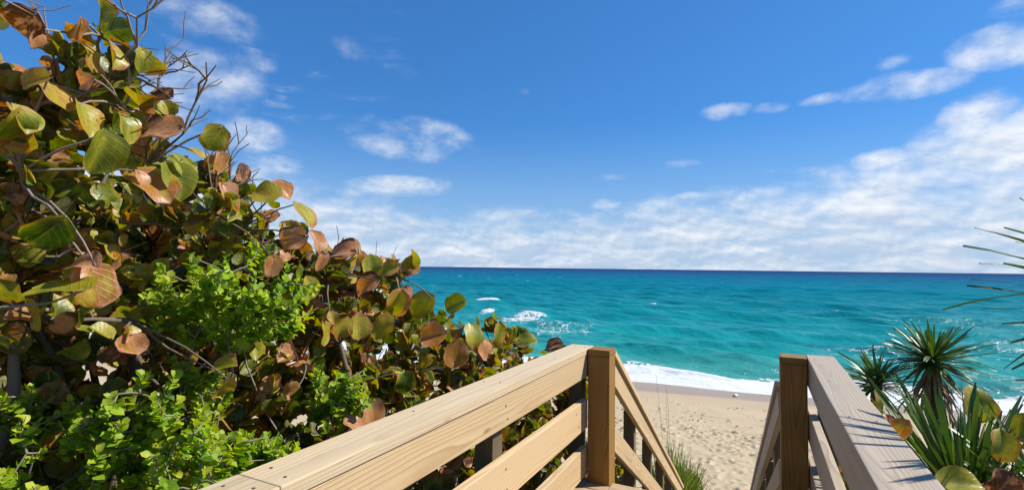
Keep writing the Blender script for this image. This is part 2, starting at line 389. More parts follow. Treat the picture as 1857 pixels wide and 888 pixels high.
for lam, amp, dn_, p0 in ((8.6, .055, .03, .4), (11.7, .07, -.04, 2.1), (15.3, .06, .06, 4.)):   # swell running square onto the beach
    k = 2*math.pi/lam; ph = k*(ss*math.cos(dn_)+tt*math.sin(dn_))+p0+2.5*fbm(ss*.02+p0, tt*.035, 2, 91)
    h += amp*(.3+1.3*vnoise(ss*.05+p0, tt*.03, 95))*(np.sin(ph)+.35*np.sin(2*ph+.6))*np.clip(lam/(RR*.013), 0, 1)
shoal = sstep(0, 7, ss)
h = h*(.12+.88*shoal)*sstep(6000, 400, RR)
# shore break
edge = (fbm(tt*.16, tt*0+3.3, 3, 31)-.5)*3.6+(fbm(tt*.9, tt*0+1.7, 3, 37)-.5)*.9
se = ss-edge*sstep(9, 3, ss)
h += .20*np.exp(-((se-2.9)/1.0)**2)*(.5+vnoise(tt*.22, tt*0, 41)) 
h += .05*sstep(2.2, -.5, se)
foam = sstep(5.6, 3.2, se)*.9+.28*sstep(11, 4, se)
foam = np.maximum(foam, 1.0*sstep(4.2, 2.6, se))
# breakers further out
def breaker(s0, t0, half, hgt, trail):
    global h, foam
    ds = ss-s0-(fbm(tt*.12, tt*0+s0, 3, 51)-.5)*2.; dt = (tt-t0)/half
    env = np.exp(-np.abs(dt)**4)
    h += hgt*env*np.exp(-(ds/1.5)**2)
    core = env*np.exp(-((ds+.5)/1.7)**2)
    foam = np.maximum(foam, 1.0*core)
    if trail: foam = np.maximum(foam, trail*np.exp(-np.abs(dt*.75)**4)*sstep(-17, -4, ds)*sstep(2, -.5, ds))
breaker(54.3, -33.8, 3.0, .55, 0.)
breaker(33.0, -18.8, 2.0, .55, .66)
breaker(35.5, -26.2, .9, .35, .3)
foam = np.maximum(foam, .47*np.exp(-((ss-21-.4*(tt+13))/8.5)**2-((tt+12.5)/4.2)**2))
foam = np.maximum(foam, .36*np.exp(-((ss-16)/4.)**2-((tt-13)/5.)**2))
breaker(45.5, 12.4, .8, .1, .0)
# a few whitecaps on the open water
for i in range(70):
    s0 = math.exp(wr.uniform(math.log(45), math.log(420))); t0 = wr.uniform(-1.6, .75)*s0
    hw = wr.uniform(.5, 1.5)*(1+s0/260)
    m_ = np.exp(-((tt-t0)/hw)**2-((ss-s0-.25*np.sin(tt*1.3+i))/(.35+s0/420))**2)
    foam = np.maximum(foam, wr.uniform(.5, 1.)*m_)
SZ = SEA_Z+h-.55*sstep(-.5, -5, ss)
nr, na_ = RR.shape
idx = np.arange(nr*na_).reshape(nr, na_)
keep = (ss > -6)
F = np.stack([idx[:-1, :-1], idx[1:, :-1], idx[1:, 1:], idx[:-1, 1:]], -1).reshape(-1, 4)
F = F[keep.ravel()[F].all(1)][:, ::-1]
used = np.unique(F); remap = np.zeros(nr*na_, np.int64); remap[used] = np.arange(len(used))
V = np.stack([SX, SY, SZ], -1).reshape(-1, 3)[used]
me = np_mesh('sea', V, remap[F], extra={'foam': foam.ravel()[used], 'seaward': ss.ravel()[used]})
m_sea, t = material('sea_water')
P = t.new('ShaderNodeNewGeometry').outputs['Position']
sw = t.new('ShaderNodeAttribute', attribute_name='seaward').outputs['Fac']
fo = t.new('ShaderNodeAttribute', attribute_name='foam').outputs['Fac']
along = t.vm('DOT_PRODUCT', P, (NSY, -NSX, 0)); across = t.vm('DOT_PRODUCT', P, (NSX, NSY, 0))
pv = t.new('ShaderNodeCombineXYZ'); t.put(pv.inputs[0], t.m('MULTIPLY', along, .35)); t.put(pv.inputs[1], across)
patch = t.noise(t.map(pv.outputs[0], sc=(.09, .06, 1)), 1., 4, .55)
band = t.noise(t.map(pv.outputs[0], sc=(.10, .17, 1)), 1., 3, .55)
# water colour follows the depth of the bottom: sandy shallows, sand bar, deep water
lg = t.m('MULTIPLY', t.m('LOGARITHM', t.m('ADD', t.m('MAXIMUM', sw, 0.), 2.), 10.), .25)
lg = t.m('ADD', lg, t.m('MULTIPLY', t.m('SUBTRACT', patch, .5), .16))
c = t.ramp(lg, [(.06, (.24, .31, .26)), (.17, (.09, .29, .25)), (.26, (.012, .245, .22)), (.36, (.006, .225, .235)), (.48, (.002, .165, .20)), (.59, (.002, .125, .195)), (.69, (.002, .080, .17)), (.79, (.003, .040, .125)), (.95, (.003, .030, .105))])
c = t.mix(t.m('MULTIPLY', t.step(band, .44, .64), .55), c, t.mix(1., c, (.55, .72, .78), 'MULTIPLY'))
# foam: lacy where thin, solid where thick
fl = t.noise(t.map(pv.outputs[0], sc=(2.0, 1.1, 1)), 1., 5, .65, .6)
fv = t.new('ShaderNodeTexVoronoi', feature='DISTANCE_TO_EDGE'); fv.inputs['Scale'].default_value = 1.
wv = t.vm('ADD', t.map(pv.outputs[0], sc=(3.2, 1.3, 1)), t.vm('SCALE', t.noise(P, 1.2, 3, .6, 0, out=1), scale=1.2))
t.put(fv.inputs['Vector'], wv)
lace = t.m('SUBTRACT', 1., t.step(fv.outputs['Distance'], 0., .22))
fd = t.m('ADD', fo, t.m('ADD', t.m('MULTIPLY', t.m('SUBTRACT', fl, .5), 1.5), t.m('MULTIPLY', t.m('SUBTRACT', lace, .5), .35)))
fm = t.m('MULTIPLY', t.step(fd, .40, .72), t.step(fo, .02, .2))
fine = t.noise(P, 9., 4, .65)
c2 = t.mix(fm, c, t.mix(fine, (.44, .48, .50), (.62, .64, .64)))
b1 = t.noise(t.map(pv.outputs[0], sc=(.95, .8, 1)), 1., 5, .6)
b2 = t.noise(t.map(pv.outputs[0], sc=(6., 2.6, 1)), 1., 5, .7)
b3 = t.noise(t.map(pv.outputs[0], sc=(.25, .13, 1)), 1., 4, .6)
far = t.step(sw, 60., 400.)
hh = t.m('ADD', t.m('MULTIPLY', b1, .55), t.m('ADD', t.m('MULTIPLY', b2, .15), t.m('MULTIPLY', b3, t.m('MULTIPLY', far, 2.6))))
nrm = t.bump(t.m('ADD', hh, t.m('MULTIPLY', fm, .15)), .8, .7)
# a choppy sea never reaches mirror reflectance at grazing angles: capped Fresnel over the scattering water body
df = t.new('ShaderNodeBsdfDiffuse'); t.put(df.inputs[0], c2); t.put(df.inputs['Normal'], nrm)
gl = t.new('ShaderNodeBsdfGlossy'); gl.inputs['Roughness'].default_value = .14; t.put(gl.inputs['Normal'], nrm)
fn = t.new('ShaderNodeFresnel'); fn.inputs[0].default_value = 1.33; t.put(fn.inputs['Normal'], nrm)
rf = t.m('MULTIPLY', t.m('MINIMUM', fn.outputs[0], .42), t.m('MULTIPLY', t.m('SUBTRACT', 1., fm), t.m('MULTIPLY_ADD', t.step(sw, 12., 160.), -.62, .80)))
mx = t.new('ShaderNodeMixShader'); t.put(mx.inputs[0], rf); t.l.new(df.outputs[0], mx.inputs[1]); t.l.new(gl.outputs[0], mx.inputs[2]); t.l.new(mx.outputs[0], t.out.inputs[0])
tag(link('sea', me, m_sea), 'turquoise sea darkening to navy at the horizon with white surf', 'sea', kind='structure')

# ------------------------------------------------------------------ timber
def board(name, x, y, z, mat, parent, bev=.004, label=None):
    """a sawn board filling the box x, y, z (world); its grain runs along the longest side"""
    d = [x[1]-x[0], y[1]-y[0], z[1]-z[0]]
    ax = max(range(3), key=lambda i: d[i])
    L = d[ax]
    if ax == 0: dim = (L, d[1], d[2]); rot = (0, 0, 0)
    elif ax == 1: dim = (L, d[0], d[2]); rot = (0, 0, math.pi/2)
    else: dim = (L, d[1], d[0]); rot = (0, -math.pi/2, 0)
    return beam(name, dim, ((x[0]+x[1])/2, (y[0]+y[1])/2, (z[0]+z[1])/2), rot, mat, parent, bev, label)
def beam(name, dim, loc, rot, mat, parent, bev=.004, label=None):
    bm = bmesh.new(); bmesh.ops.create_cube(bm, size=1)
    for v in bm.verts: v.co = Vector((v.co.x*dim[0], v.co.y*dim[1], v.co.z*dim[2]))
    bmesh.ops.bevel(bm, geom=list(bm.edges), offset=bev, segments=2, affect='EDGES', profile=.6)
    nsub = max(0, int(dim[0]/.25))
    for i in range(1, nsub):
        xx = -dim[0]/2+dim[0]*i/nsub
        bmesh.ops.bisect_plane(bm, geom=bm.verts[:]+bm.edges[:]+bm.faces[:], plane_co=(xx, 0, 0), plane_no=(1, 0, 0))
    a1, a2, ph = random.uniform(-.0022, .0022), random.uniform(-.0022, .0022), random.uniform(0, 6)
    for v in bm.verts:                                               # sawn timber is never dead straight
        v.co.y += a1*math.sin(v.co.x*2.1+ph); v.co.z += a2*math.sin(v.co.x*1.7+ph)*.6
    me = bpy.data.meshes.new(name); bm.to_mesh(me); bm.free()
    for p in me.polygons: p.use_smooth = False
    o = link(name, me, mat, parent, loc, rot)
    if label: o['label'] = label
    return o
def disc(name, loc, r, h, mat, parent, rot=(0, 0, 0), seg=10):
    bm = bmesh.new(); bmesh.ops.create_cone(bm, segments=seg, radius1=r, radius2=r*.92, depth=h, cap_ends=True)
    me = bpy.data.meshes.new(name); bm.to_mesh(me); bm.free()
    return link(name, me, mat, parent, loc, rot)

# level railing beside the hedge
RAILG = 'timber railings of the walkway'
rl = empty('wooden_railing', (-1.0, 2.0, 0), 'pale sunlit level railing with three boards in front of the leafy hedge', 'railing', RAILG)
cA = board('cap_board', (-1.135, -.985), (-1.6, .799), (.802, .840), M_CAP, rl)
cB = board('cap_board', (-1.135, -.985), (.801, 3.182), (.802, .840), M_CAP, rl)
board('post_cap', (-.983, -.841), (3.036, 3.184), (.800, .8385), M_POST, rl)
board('rail_board', (-1.028, -.990), (-1.6, 3.180), (.661, .800), M_PINE, rl)
board('rail_board', (-1.028, -.990), (-1.6, 3.066), (.345, .525), M_PINE, rl)
board('rail_board', (-1.028, -.990), (-1.6, 3.066), (.058, .232), M_PINE, rl)
board('post', (-.982, -.843), (3.040, 3.180), (-.30, .7985), M_POST, rl, .006, 'brown treated corner post in shade at the head of the stairs')
for yy in (-.42, .74, 1.895, 3.07): board('post', (-1.12, -1.031), (yy, yy+.089), (-.9, .7995), M_DARKPOST, rl)
disc('bolt', (-1.05, 1.80, .42), .009, .07, M_STEEL, rl, (0, math.pi/2, 0))
for (xx, yy) in ((-1.10, .74), (-1.03, .765), (-1.095, .86), (-1.02, .84), (-1.10, 1.93), (-1.03, 1.95), (-1.09, 1.42), (-1.03, 2.6), (-1.09, 3.1), (-1.02, 3.1)):
    disc('nail', (xx, yy, .8405), .0042, .002, M_NAIL, cB if yy > .8 else cA)
for (yy, zz) in ((2.85, .48), (2.9, .39), (1.94, .48), (1.95, .39), (1.93, .75), (1.95, .69)):
    disc('nail', (-.9895, yy, zz), .005, .002, M_NAIL, rl, (0, math.pi/2, 0))

# level railing beside the yuccas
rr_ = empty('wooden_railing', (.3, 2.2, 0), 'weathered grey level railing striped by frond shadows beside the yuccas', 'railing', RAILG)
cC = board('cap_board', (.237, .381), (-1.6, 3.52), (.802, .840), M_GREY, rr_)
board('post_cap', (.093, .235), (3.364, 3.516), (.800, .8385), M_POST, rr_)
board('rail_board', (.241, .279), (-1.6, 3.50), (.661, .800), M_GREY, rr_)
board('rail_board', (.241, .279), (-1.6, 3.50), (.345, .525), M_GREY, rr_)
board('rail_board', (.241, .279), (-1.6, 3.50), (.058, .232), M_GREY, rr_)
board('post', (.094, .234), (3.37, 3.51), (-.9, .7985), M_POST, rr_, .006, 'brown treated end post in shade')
for yy in (-.42, .74, 1.895, 3.30): board('post', (.282, .371), (yy, yy+.089), (-.9, .7995), M_DARKPOST, rr_)
for (xx, yy) in ((.27, 3.42), (.345, 3.43), (.27, 2.1), (.345, 2.08), (.275, 2.72), (.345, 1.3), (.27, 1.29)):
    disc('nail', (xx, yy, .8405), .0042, .002, M_NAIL, cC)

# deck and stairs
dk = empty('deck', (-.37, 1, 0), 'pine plank walkway deck between the two level railings', 'deck')
yy = 3.10
while yy > -1.6:
    if yy > 3.0:
        board('plank', (-.838, .236), (yy-.138, yy), (-.018, .02), M_DECK, dk)
        board('plank', (-1.03, -.986), (yy-.138, yy-.002), (-.018, .02), M_DECK, dk)
    if yy > 3.0: board('plank', (-.9845, -.8395), (yy-.138, 3.037), (-.018, .0195), M_DECK, dk)
    if yy <= 3.0: board('plank', (-1.03, .240), (yy-.138, yy), (-.018, .02), M_DECK, dk)
    yy -= .144
for xx in (-.95, -.4, .15): board('joist', (xx, xx+.038), (-1.6, 3.06), (-.22, -.02), M_DARKPOST, dk)
SLOPE = .55; SL = math.atan(SLOPE)
st = empty('staircase', (-.37, 5.7, -1.4), 'timber stairs descending from the deck to the beach', 'stairs')
LST = 5.9
for xx in (-.80, .05): beam('stringer', (LST, .235, .038), (xx, 3.1+LST/2*math.cos(SL), -.20-LST/2*math.sin(SL)), (math.pi/2, SL, math.pi/2), M_DECK, st)
for i in range(1, 18): board('tread', (-.855, .095), (3.12+(i-1)*.297, 3.12+(i-1)*.297+.28), (-.1634*i-.038, -.1634*i), M_DECK, st)
def slope_board(name, x, z_off, hgt, y0, y1, mat, parent):
    """board falling with the stairs; z_off is the height of its top edge above the line z = .84 - .6 (Y - 3.2)"""
    L = (y1-y0)/math.cos(SL); ym = (y0+y1)/2; zt = .84-SLOPE*(ym-3.2)+z_off
    zc = zt-hgt/2/math.cos(SL)
    d = Vector((0, math.cos(SL), -math.sin(SL)))
    rot = Matrix((d, Vector((-1, 0, 0)), d.cross(Vector((-1, 0, 0))))).transposed()
    if rot.determinant() < 0: rot = Matrix((d, Vector((1, 0, 0)), d.cross(Vector((1, 0, 0))))).transposed()
    return beam(name, (L, x[1]-x[0], hgt), ((x[0]+x[1])/2, ym, zc), rot.to_euler(), mat, parent)
def stair_rail(label, xb, xc, xp, mat, ys, y0):
    r = empty('stair_railing', ((xb[0]+xb[1])/2, 6., -1.), label, 'stair railing', 'sloping railings of the stairs')
    slope_board('cap_board', xc, 0, .038, y0, 8.6, mat, r)
    slope_board('rail_board', xb, -.047, .14, y0+.005, 8.55, mat, r)
    slope_board('rail_board', xb, -.475, .14, y0+.005, 8.55, mat, r)
    for y in ys: board('post', xp, (y, y+.089), (gz(0, y)-.4, .84-SLOPE*(y+.09-3.2)-.05), M_DARKPOST, r)
    return r
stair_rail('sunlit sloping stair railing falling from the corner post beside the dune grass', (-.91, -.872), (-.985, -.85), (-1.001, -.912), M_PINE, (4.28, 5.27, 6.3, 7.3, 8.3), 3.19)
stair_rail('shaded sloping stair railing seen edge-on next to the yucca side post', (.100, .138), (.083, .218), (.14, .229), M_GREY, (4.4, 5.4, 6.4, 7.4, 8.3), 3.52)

for r_ in [o for o in COL.objects if o.type == 'EMPTY' and o.name.startswith(('staircase', 'stair_railing'))]:
    pv_ = Vector((-.37, 3.3, 0)); q_ = r_.location-pv_; q_.rotate(Quaternion((0, 0, 1), R(3.2))); r_.location = q_+pv_; r_.rotation_euler = (0, 0, R(3.2))

# ------------------------------------------------------------------ plants: leaves, tubes
def leaf_template(nu, nv, cord=.10, power=.5, wide=.52, vmax=.5):
    us = np.linspace(-1, 1, nu); vv = np.linspace(.0, 1., nv)
    U, Vv = np.meshgrid(us, vv)
    k = np.where(Vv < vmax, Vv/vmax*.5, .5+(Vv-vmax)/(1-vmax)*.5)
    wdt = wide*np.maximum(1-(2*k-1)**2, .0)**power
    wdt = np.maximum(wdt, .012)
    X = U*wdt
    Y = Vv-cord*np.abs(U)**1.5*(1-Vv)**2.5*(Vv < 1)
    idx = np.arange(nu*nv).reshape(nv, nu)
    F = np.stack([idx[:-1, :-1], idx[:-1, 1:], idx[1:, 1:], idx[1:, :-1]], -1).reshape(-1, 4)
    return np.stack([X.ravel(), Y.ravel()], -1), F, np.stack([U.ravel(), Vv.ravel()], -1)
T_GRAPE = leaf_template(9, 10, .16, .47, .55, .48)
T_GRAPE_LO = leaf_template(5, 6, .14, .47, .55, .48)
T_SMALL = leaf_template(3, 5, .0, .62, .34, .60)
T_BLADE = leaf_template(3, 9, .0, .55, .5, .30)

class Leaves:
    def __init__(s, tpl): s.tpl = tpl; s.rows = []
    def add(s, base, axis, normal, size, hue, width=1., fold=.15, curl=.15, ripple=.03):
        ax = Vector(axis).normalized(); n = Vector(normal); n = n-ax*n.dot(ax)
        if n.length < 1e-4: n = ax.orthogonal()
        n.normalize(); ex = ax.cross(n)
        s.rows.append((*base, *ex, *ax, *n, size, hue, width, fold, curl, ripple))
    def mesh(s, name, origin):
        A = np.array(s.rows, dtype=np.float64); T, F, UV = s.tpl; n = len(A); k = len(T)
        x = T[None, :, 0]*A[:, 14:15]; y = np.repeat(T[None, :, 1], n, 0)
        ph = rng.uniform(0, 6.28, (n, 1)); ph2 = rng.uniform(0, 6.28, (n, 1))
        au = np.abs(UV[None, :, 0])
        z = A[:, 15:16]*np.abs(x)+A[:, 16:17]*(-(y-.1)**2)+A[:, 17:18]*au*np.sin(UV[None, :, 1]*7+np.sign(UV[None, :, 0])*ph)+A[:, 17:18]*.7*np.sin(x*5+ph2)*y
        sc = A[:, 12:13]
        # rough outline: every leaf its own small lobes and tears
        lob = 1+A[:, 17:18]*1.2*np.sin(UV[None, :, 1]*11+ph2)*au
        P = A[:, None, 0:3]-np.array(origin)[None, None, :]+(x*lob*sc)[..., None]*A[:, None, 3:6]+(y*sc)[..., None]*A[:, None, 6:9]+(z*sc)[..., None]*A[:, None, 9:12]
        Fa = (F[None]+np.arange(n)[:, None, None]*k).reshape(-1, 4)
        col = np.zeros((n, k, 4)); col[..., 0] = A[:, 13:14]; col[..., 1] = rng.uniform(0, 1, (n, 1)); col[..., 3] = 1
        return np_mesh(name, P.reshape(-1, 3), Fa, np.tile(UV, (n, 1)), col.reshape(-1, 4))

class Tubes:
    def __init__(s, sides=5): s.V = []; s.F = []; s.n = 0; s.k = sides
    def add(s, pts, r0, r1):
        P = np.array([tuple(p) for p in pts], float); m_ = len(P)
        T = np.gradient(P, axis=0); T /= np.linalg.norm(T, axis=1, keepdims=True)+1e-9
        ref = np.array([.31, .17, .93]); ref = ref/np.linalg.norm(ref)
        A = np.cross(T, ref); A /= np.linalg.norm(A, axis=1, keepdims=True)+1e-9; B = np.cross(T, A)
        rad = np.linspace(r0, r1, m_)[:, None, None]*(1+rng.uniform(-.12, .12, (m_, 1, 1)))
        th = np.linspace(0, 2*math.pi, s.k, endpoint=False)
        ring = P[:, None]+rad*(np.cos(th)[None, :, None]*A[:, None]+np.sin(th)[None, :, None]*B[:, None])
        i = np.arange(m_*s.k).reshape(m_, s.k)+s.n
        j = np.roll(i, -1, 1)
        s.F.append(np.stack([i[:-1], j[:-1], j[1:], i[1:]], -1).reshape(-1, 4)); s.V.append(ring.reshape(-1, 3)); s.n += m_*s.k
    def mesh(s, name, origin): return np_mesh(name, np.concatenate(s.V)-np.array(origin), np.concatenate(s.F))

def merge(name, a, b):
    bm = bmesh.new(); bm.from_mesh(a); bm.from_mesh(b); me = bpy.data.meshes.new(name); bm.to_mesh(me); bm.free()
    bpy.data.meshes.remove(a); bpy.data.meshes.remove(b); return me
def rv(): 
    v = Vector((random.gauss(0, 1), random.gauss(0, 1), random.gauss(0, 1))); return v.normalized()
def curve(a, b, n=6, bow=.15, wob=.03, up=.5):
    a = Vector(a); b = Vector(b); L = (b-a).length
    side = (rv()*.8+Vector((0, 0, up))).normalized()*L*bow
    out = []
    for i in range(n+1):
        k = i/n; p = a.lerp(b, k)+side*math.sin(k*math.pi)
        if 0 < i < n: p = p+rv()*L*wob
        out.append(p)
    return out

def hedge_top(x, y):
    z = float(np.interp(y, [-.5, .3, .65, 1.1, 1.56, 2.1, 2.6, 3.0, 3.5, 4.0, 4.5, 5.0, 5.6], [2.3, 2.27, 2.14, 1.92, 1.72, 1.42, 1.16, .98, .82, .66, .48, .15, -.6]))
    return z+(fbm(np.array([x*2.1+9]), np.array([y*2.1]), 3, 77)[0]-.5)*(.40 if y < 2 else .26)
def hedge_front(y, z): return -1.36-.36*min(1.25, max(0, z/1.5))

def grape_hue(z, y):
    r = random.random()
    if random.random() < .22: return random.uniform(.02, .2)
    warm = .61+.06*min(1, max(0, z/1.8))
    if r < warm-.14: return min(1, max(0, random.gauss(.30, .11)))
    if r < warm+.04: return random.gauss(.46, .06)
    if r < warm+.17: return random.gauss(.62, .06)
    if r < warm+.33: return random.gauss(.82, .07)
    return random.choice([.12, .2, .97, .3])
CLEAR = [(Vector((-1.72, 1.18, 1.25)), .22), (Vector((-1.62, 1.62, .80)), .16)]   # the small-leaved shrubs grow here
def sea_grape(x, y, rx, ry, n, label, bare=0, group='sea grape shrubs of the hedge', inside=None, zlo=.15, leafr=None, core=.55, front=True, hero_range=None, lo=False, twigleaf=(8, 13)):
    g = gz(x, y); o = Vector((x, y, g))
    root = empty('sea_grape_shrub', o, label, 'sea grape', group)
    trunk, br, fol = Tubes(7), Tubes(5), Leaves(T_GRAPE_LO if lo else T_GRAPE)
    topf = inside or (lambda px, py: hedge_top(px, py))
    nodes = []
    ztop = topf(x, y)
    for i in range(4):
        e = Vector((x+random.uniform(-.6, .6)*rx, y+random.uniform(-.6, .6)*ry, g+(ztop-g)*random.uniform(.45, .72)))
        pts = curve(o+Vector((random.uniform(-.12, .12), random.uniform(-.12, .12), -.1)), e, 8, .14, .025, .1)
        trunk.add(pts, random.uniform(.022, .034), .012)
        nodes += pts[3:]
    c = Vector((x, y, g+(ztop-g)*core))
    tips = []
    guard = 0
    while len(tips) < n and guard < n*60:
        guard += 1
        a = random.uniform(0, 6.283); q = math.sqrt(random.random())
        px, py = x+rx*q*math.cos(a), y+ry*q*math.sin(a)
        zt = topf(px, py); zb = gz(px, py)+zlo
        if zt < zb+.1: continue
        pz = zt-(zt-zb)*abs(random.gauss(0, .42)) if random.random() < .55 else random.uniform(zb, zt)
        pz = max(pz, zb)
        if front and px > hedge_front(py, pz)-.03-(.42 if py < 1.25 and pz < 1.08 else 0): continue
        if any((Vector((px, py, pz))-cc_).length < rr2 for cc_, rr2 in CLEAR): continue
        tips.append(Vector((px, py, pz)))
    tips.sort(key=lambda p: (p-c).length)
    for tp in tips:
        best = min(nodes, key=lambda q: (q-tp).length+max(0, q.z-tp.z)*1.2)
        pts = curve(best, tp, 6, .12, .035, -.3)
        L = (tp-best).length
        br.add(pts, min(.012, .005+.012*L), .0035)
        nodes += pts[2:5]
        for _ in range(random.randint(1, 3)):                        # fine dead side twigs among the leaves
            s_ = pts[random.randint(2, 5)]; e = s_+(tp-best).normalized()*random.uniform(.04, .14)+rv()*random.uniform(.05, .15)
            if not (front and e.x > hedge_front(e.y, e.z)+.05): br.add(curve(s_, e, 3, .1, .05, .1), .003, .0014)
        m_ = random.randint(*twigleaf)
        dirn = (pts[-1]-pts[-3]).normalized()
        outw = (tp-c); outw.z *= .6; outw = outw.normalized() if outw.length > .01 else rv()
        for k in range(m_):
            f = k/max(1, m_-1); back = (1-f)*min(.36, L*.95)
            p = tp-dirn*back+rv()*.012
            ax = (dirn*.35+rv()*.75+outw*.35+Vector((0, 0, .18))).normalized()
            nn = (outw*.45+SUN*.55+Vector((0, 0, .1))+rv()*1.0)
            p2 = p+ax*random.uniform(.012, .03)
            lr = leafr or ((.045, .088) if tp.y < 1.6 else (.058, .105))
            sz = random.uniform(*lr)*(1 if f > .3 else .85)
            fol.add(p2, ax, nn, sz, min(1, max(0, grape_hue(tp.z, tp.y))), random.uniform(.86, 1.08), random.choice([random.uniform(.0, .35), random.uniform(.25, .9)]), random.uniform(-.3, .6), random.uniform(.02, .085))
    for i in range(bare):                                            # leafless grey twigs above the crown
        a = random.uniform(0, 6.283); q = math.sqrt(random.random())*.95
        px, py = x+rx*q*math.cos(a), y+ry*q*math.sin(a)
        if px > -1.55: continue
        b0 = min(nodes, key=lambda q: (q-Vector((px, py, topf(px, py)-.3))).length)
        tp = Vector((px+random.uniform(-.1, .2), py+random.uniform(0, .15), topf(px, py)+random.uniform(-.08, .12)))
        pts = curve(b0, tp, 7, .10, .04, .2); br.add(pts, .0055, .002)
        for j in range(random.randint(2, 5)):
            s_ = pts[random.randint(2, 6)]; e = s_+(tp-b0).normalized()*random.uniform(.05, .18)+rv()*random.uniform(.06, .16)
            q3 = curve(s_, e, 4, .1, .05, .2); br.add(q3, .004, .0018)
            for _ in range(random.randint(0, 3)):
                s2 = q3[random.randint(1, 4)]; br.add(curve(s2, s2+(e-s_)*.4+rv()*.05, 2, .1, .02), .0025, .0015)
    if hero_range:
        for hrow in HERO:
            if hero_range[0] <= hrow[1] < hero_range[1]:
                b = Vector(hrow[0:3]); ax = Vector(hrow[3:6])
                fol.add(b, ax, hrow[6:9], hrow[9]*.80, hrow[10], random.uniform(.84, 1.02), random.uniform(.08, .6), random.uniform(-.1, .55), random.uniform(.03, .08))
                q = min(nodes, key=lambda q: (q-b).length); br.add(curve(q, b, 4, .08, .02), .005, .0025)
    link('stems', merge('stems', trunk.mesh('trunk', o), br.mesh('branches', o)), M_BARK if random.random() < .6 else M_TWIG, root, o)
    link('foliage', fol.mesh('foliage', o), M_GRAPE, root, o)
    return root

def green_shrub(x, y, z, r, n, label, rz=None, zshift=0, spread=1.):
    g = gz(x, y); o = Vector((x, y, g)); rz = rz or r
    root = empty('green_shrub', o, label, 'green shrub', 'small-leaved green shrubs in front of the hedge')
    br, fol = Tubes(4), Leaves(T_SMALL)
    c = Vector((x, y, z)); nodes = []
    for i in range(5):
        e = c+Vector((random.uniform(-.6, .6)*r, random.uniform(-.6, .6)*r, random.uniform(-.5, .3)*rz))
        pts = curve(o+Vector((random.uniform(-.5, -.2), random.uniform(-.1, .3), -.08)), e, 8, .14, .035, .1); br.add(pts, .007, .003); nodes += pts[4:]
    tips = []
    while len(tips) < n:
        v = rv()*(random.random()**.45)
        p = c+Vector((v.x*r, v.y*r, v.z*rz))
        lump = fbm(np.array([p.x*6+3]), np.array([p.y*6+p.z*6]), 2, 5)[0]
        if lump < .50 and random.random() < .92: continue
        if p.x > -1.2: continue
        tips.append(p)
    tips.sort(key=lambda p: (p-c).length)
    for tp in tips:
        b = min(nodes, key=lambda q: (q-tp).length+max(0, q.z-tp.z)*1.)
        pts = curve(b, tp, 4, .12, .03, -.2); br.add(pts, .0032, .0016); nodes += pts[2:4]
        dirn = ((tp-b).normalized()+Vector((0, 0, .6))+SUN*.3).normalized()
        m_ = random.randint(8, 13); hue = random.gauss(.62, .2)
        for k in range(m_):
            f = k/m_; a = k*2.4
            rad = dirn.orthogonal().normalized(); rad.rotate(Quaternion(dirn, a))
            ax = (rad*(.95-.45*f)+dirn*(.25+.7*f)+rv()*.3).normalized()
            nn = dirn*1.0+SUN*.35+rv()*.45-rad*.3
            fol.add(tp-dirn*(1-f)*.085, ax, nn, random.choice([random.uniform(.022, .036), random.uniform(.026, .042)])*(1.05-.25*f), min(1, max(0, hue+.22*f+random.gauss(0, .17))), random.uniform(.95, 1.35), random.uniform(.1, .5), random.uniform(-.1, .4), .03)
    link('stems', br.mesh('stems', o), M_TWIG, root, o)
    link('foliage', fol.mesh('foliage', o), M_GREEN, root, o)
    return root

def yucca(name, x, y, z, n, L, wid, label, axis=(0, 0, 1), cone=(6, 118), dead=25, trunk_r=.05, group='spiky yuccas', hue=.45, stiff=.1, only=None):
    """rosette of stiff blades at (x, y, z) on a trunk down to the ground"""
    g = gz(x, y); o = Vector((x, y, g))
    root = empty(name, o, label, 'yucca', group)
    c = Vector((x, y, z)); axis = Vector(axis).normalized()
    if z-g > .12:
        tr = Tubes(9); tr.add(curve(o+Vector((0, 0, -.1)), c, 10, .02, .008, 0), trunk_r*1.15, trunk_r); link('trunk', tr.mesh('trunk', o), M_YTRUNK, root, o)
    fol = Leaves(T_BLADE); dd = Leaves(T_BLADE)
    e1 = axis.orthogonal().normalized()
    for i in range(n):
        k = (i+.5)/n
        ct = math.cos(R(cone[0]))*(1-k)+math.cos(R(cone[1]))*k; th = math.acos(ct)+random.gauss(0, .05)
        ph = i*2.39996+random.gauss(0, .12)
        rad = e1.copy(); rad.rotate(Quaternion(axis, ph))
        d_ = (axis*math.cos(th)+rad*math.sin(th)+rv()*.09).normalized()
        st_ = c+axis*(.09*(1-k)-.05)+rad*trunk_r*.5
        nn = axis*math.sin(th)-rad*math.cos(th)
        fol.add(st_, d_, nn+rv()*.3, L*random.uniform(.68, 1.1)*(.8+.2*math.sin(math.pi*min(1, k*1.3))), min(1, max(0, hue+random.gauss(0, .14)+(.12 if k > .85 else 0))), wid/L, .35, stiff*random.choice([random.uniform(.2, 1.6), random.uniform(.2, 1.6), random.uniform(2.5, 5.5)])*(1 if th > .5 else .5), .01)
    for i in range(dead):
        th = R(random.uniform(118, 168)); rad = e1.copy(); rad.rotate(Quaternion(axis, random.uniform(0, 6.28)))
        d_ = axis*math.cos(th)+rad*math.sin(th)
        dd.add(c-axis*random.uniform(.04, .30)+rad*trunk_r*.7, d_, rad+axis*.3, L*random.uniform(.55, .9), random.uniform(.86, 1.), wid/L*.8, .5, random.uniform(-.2, .4), .02)
    link('blades', fol.mesh('blades', o), M_BLADE, root, o)
    if dead: link('dead_blades', dd.mesh('dead_blades', o), M_BLADE, root, o)
    return root

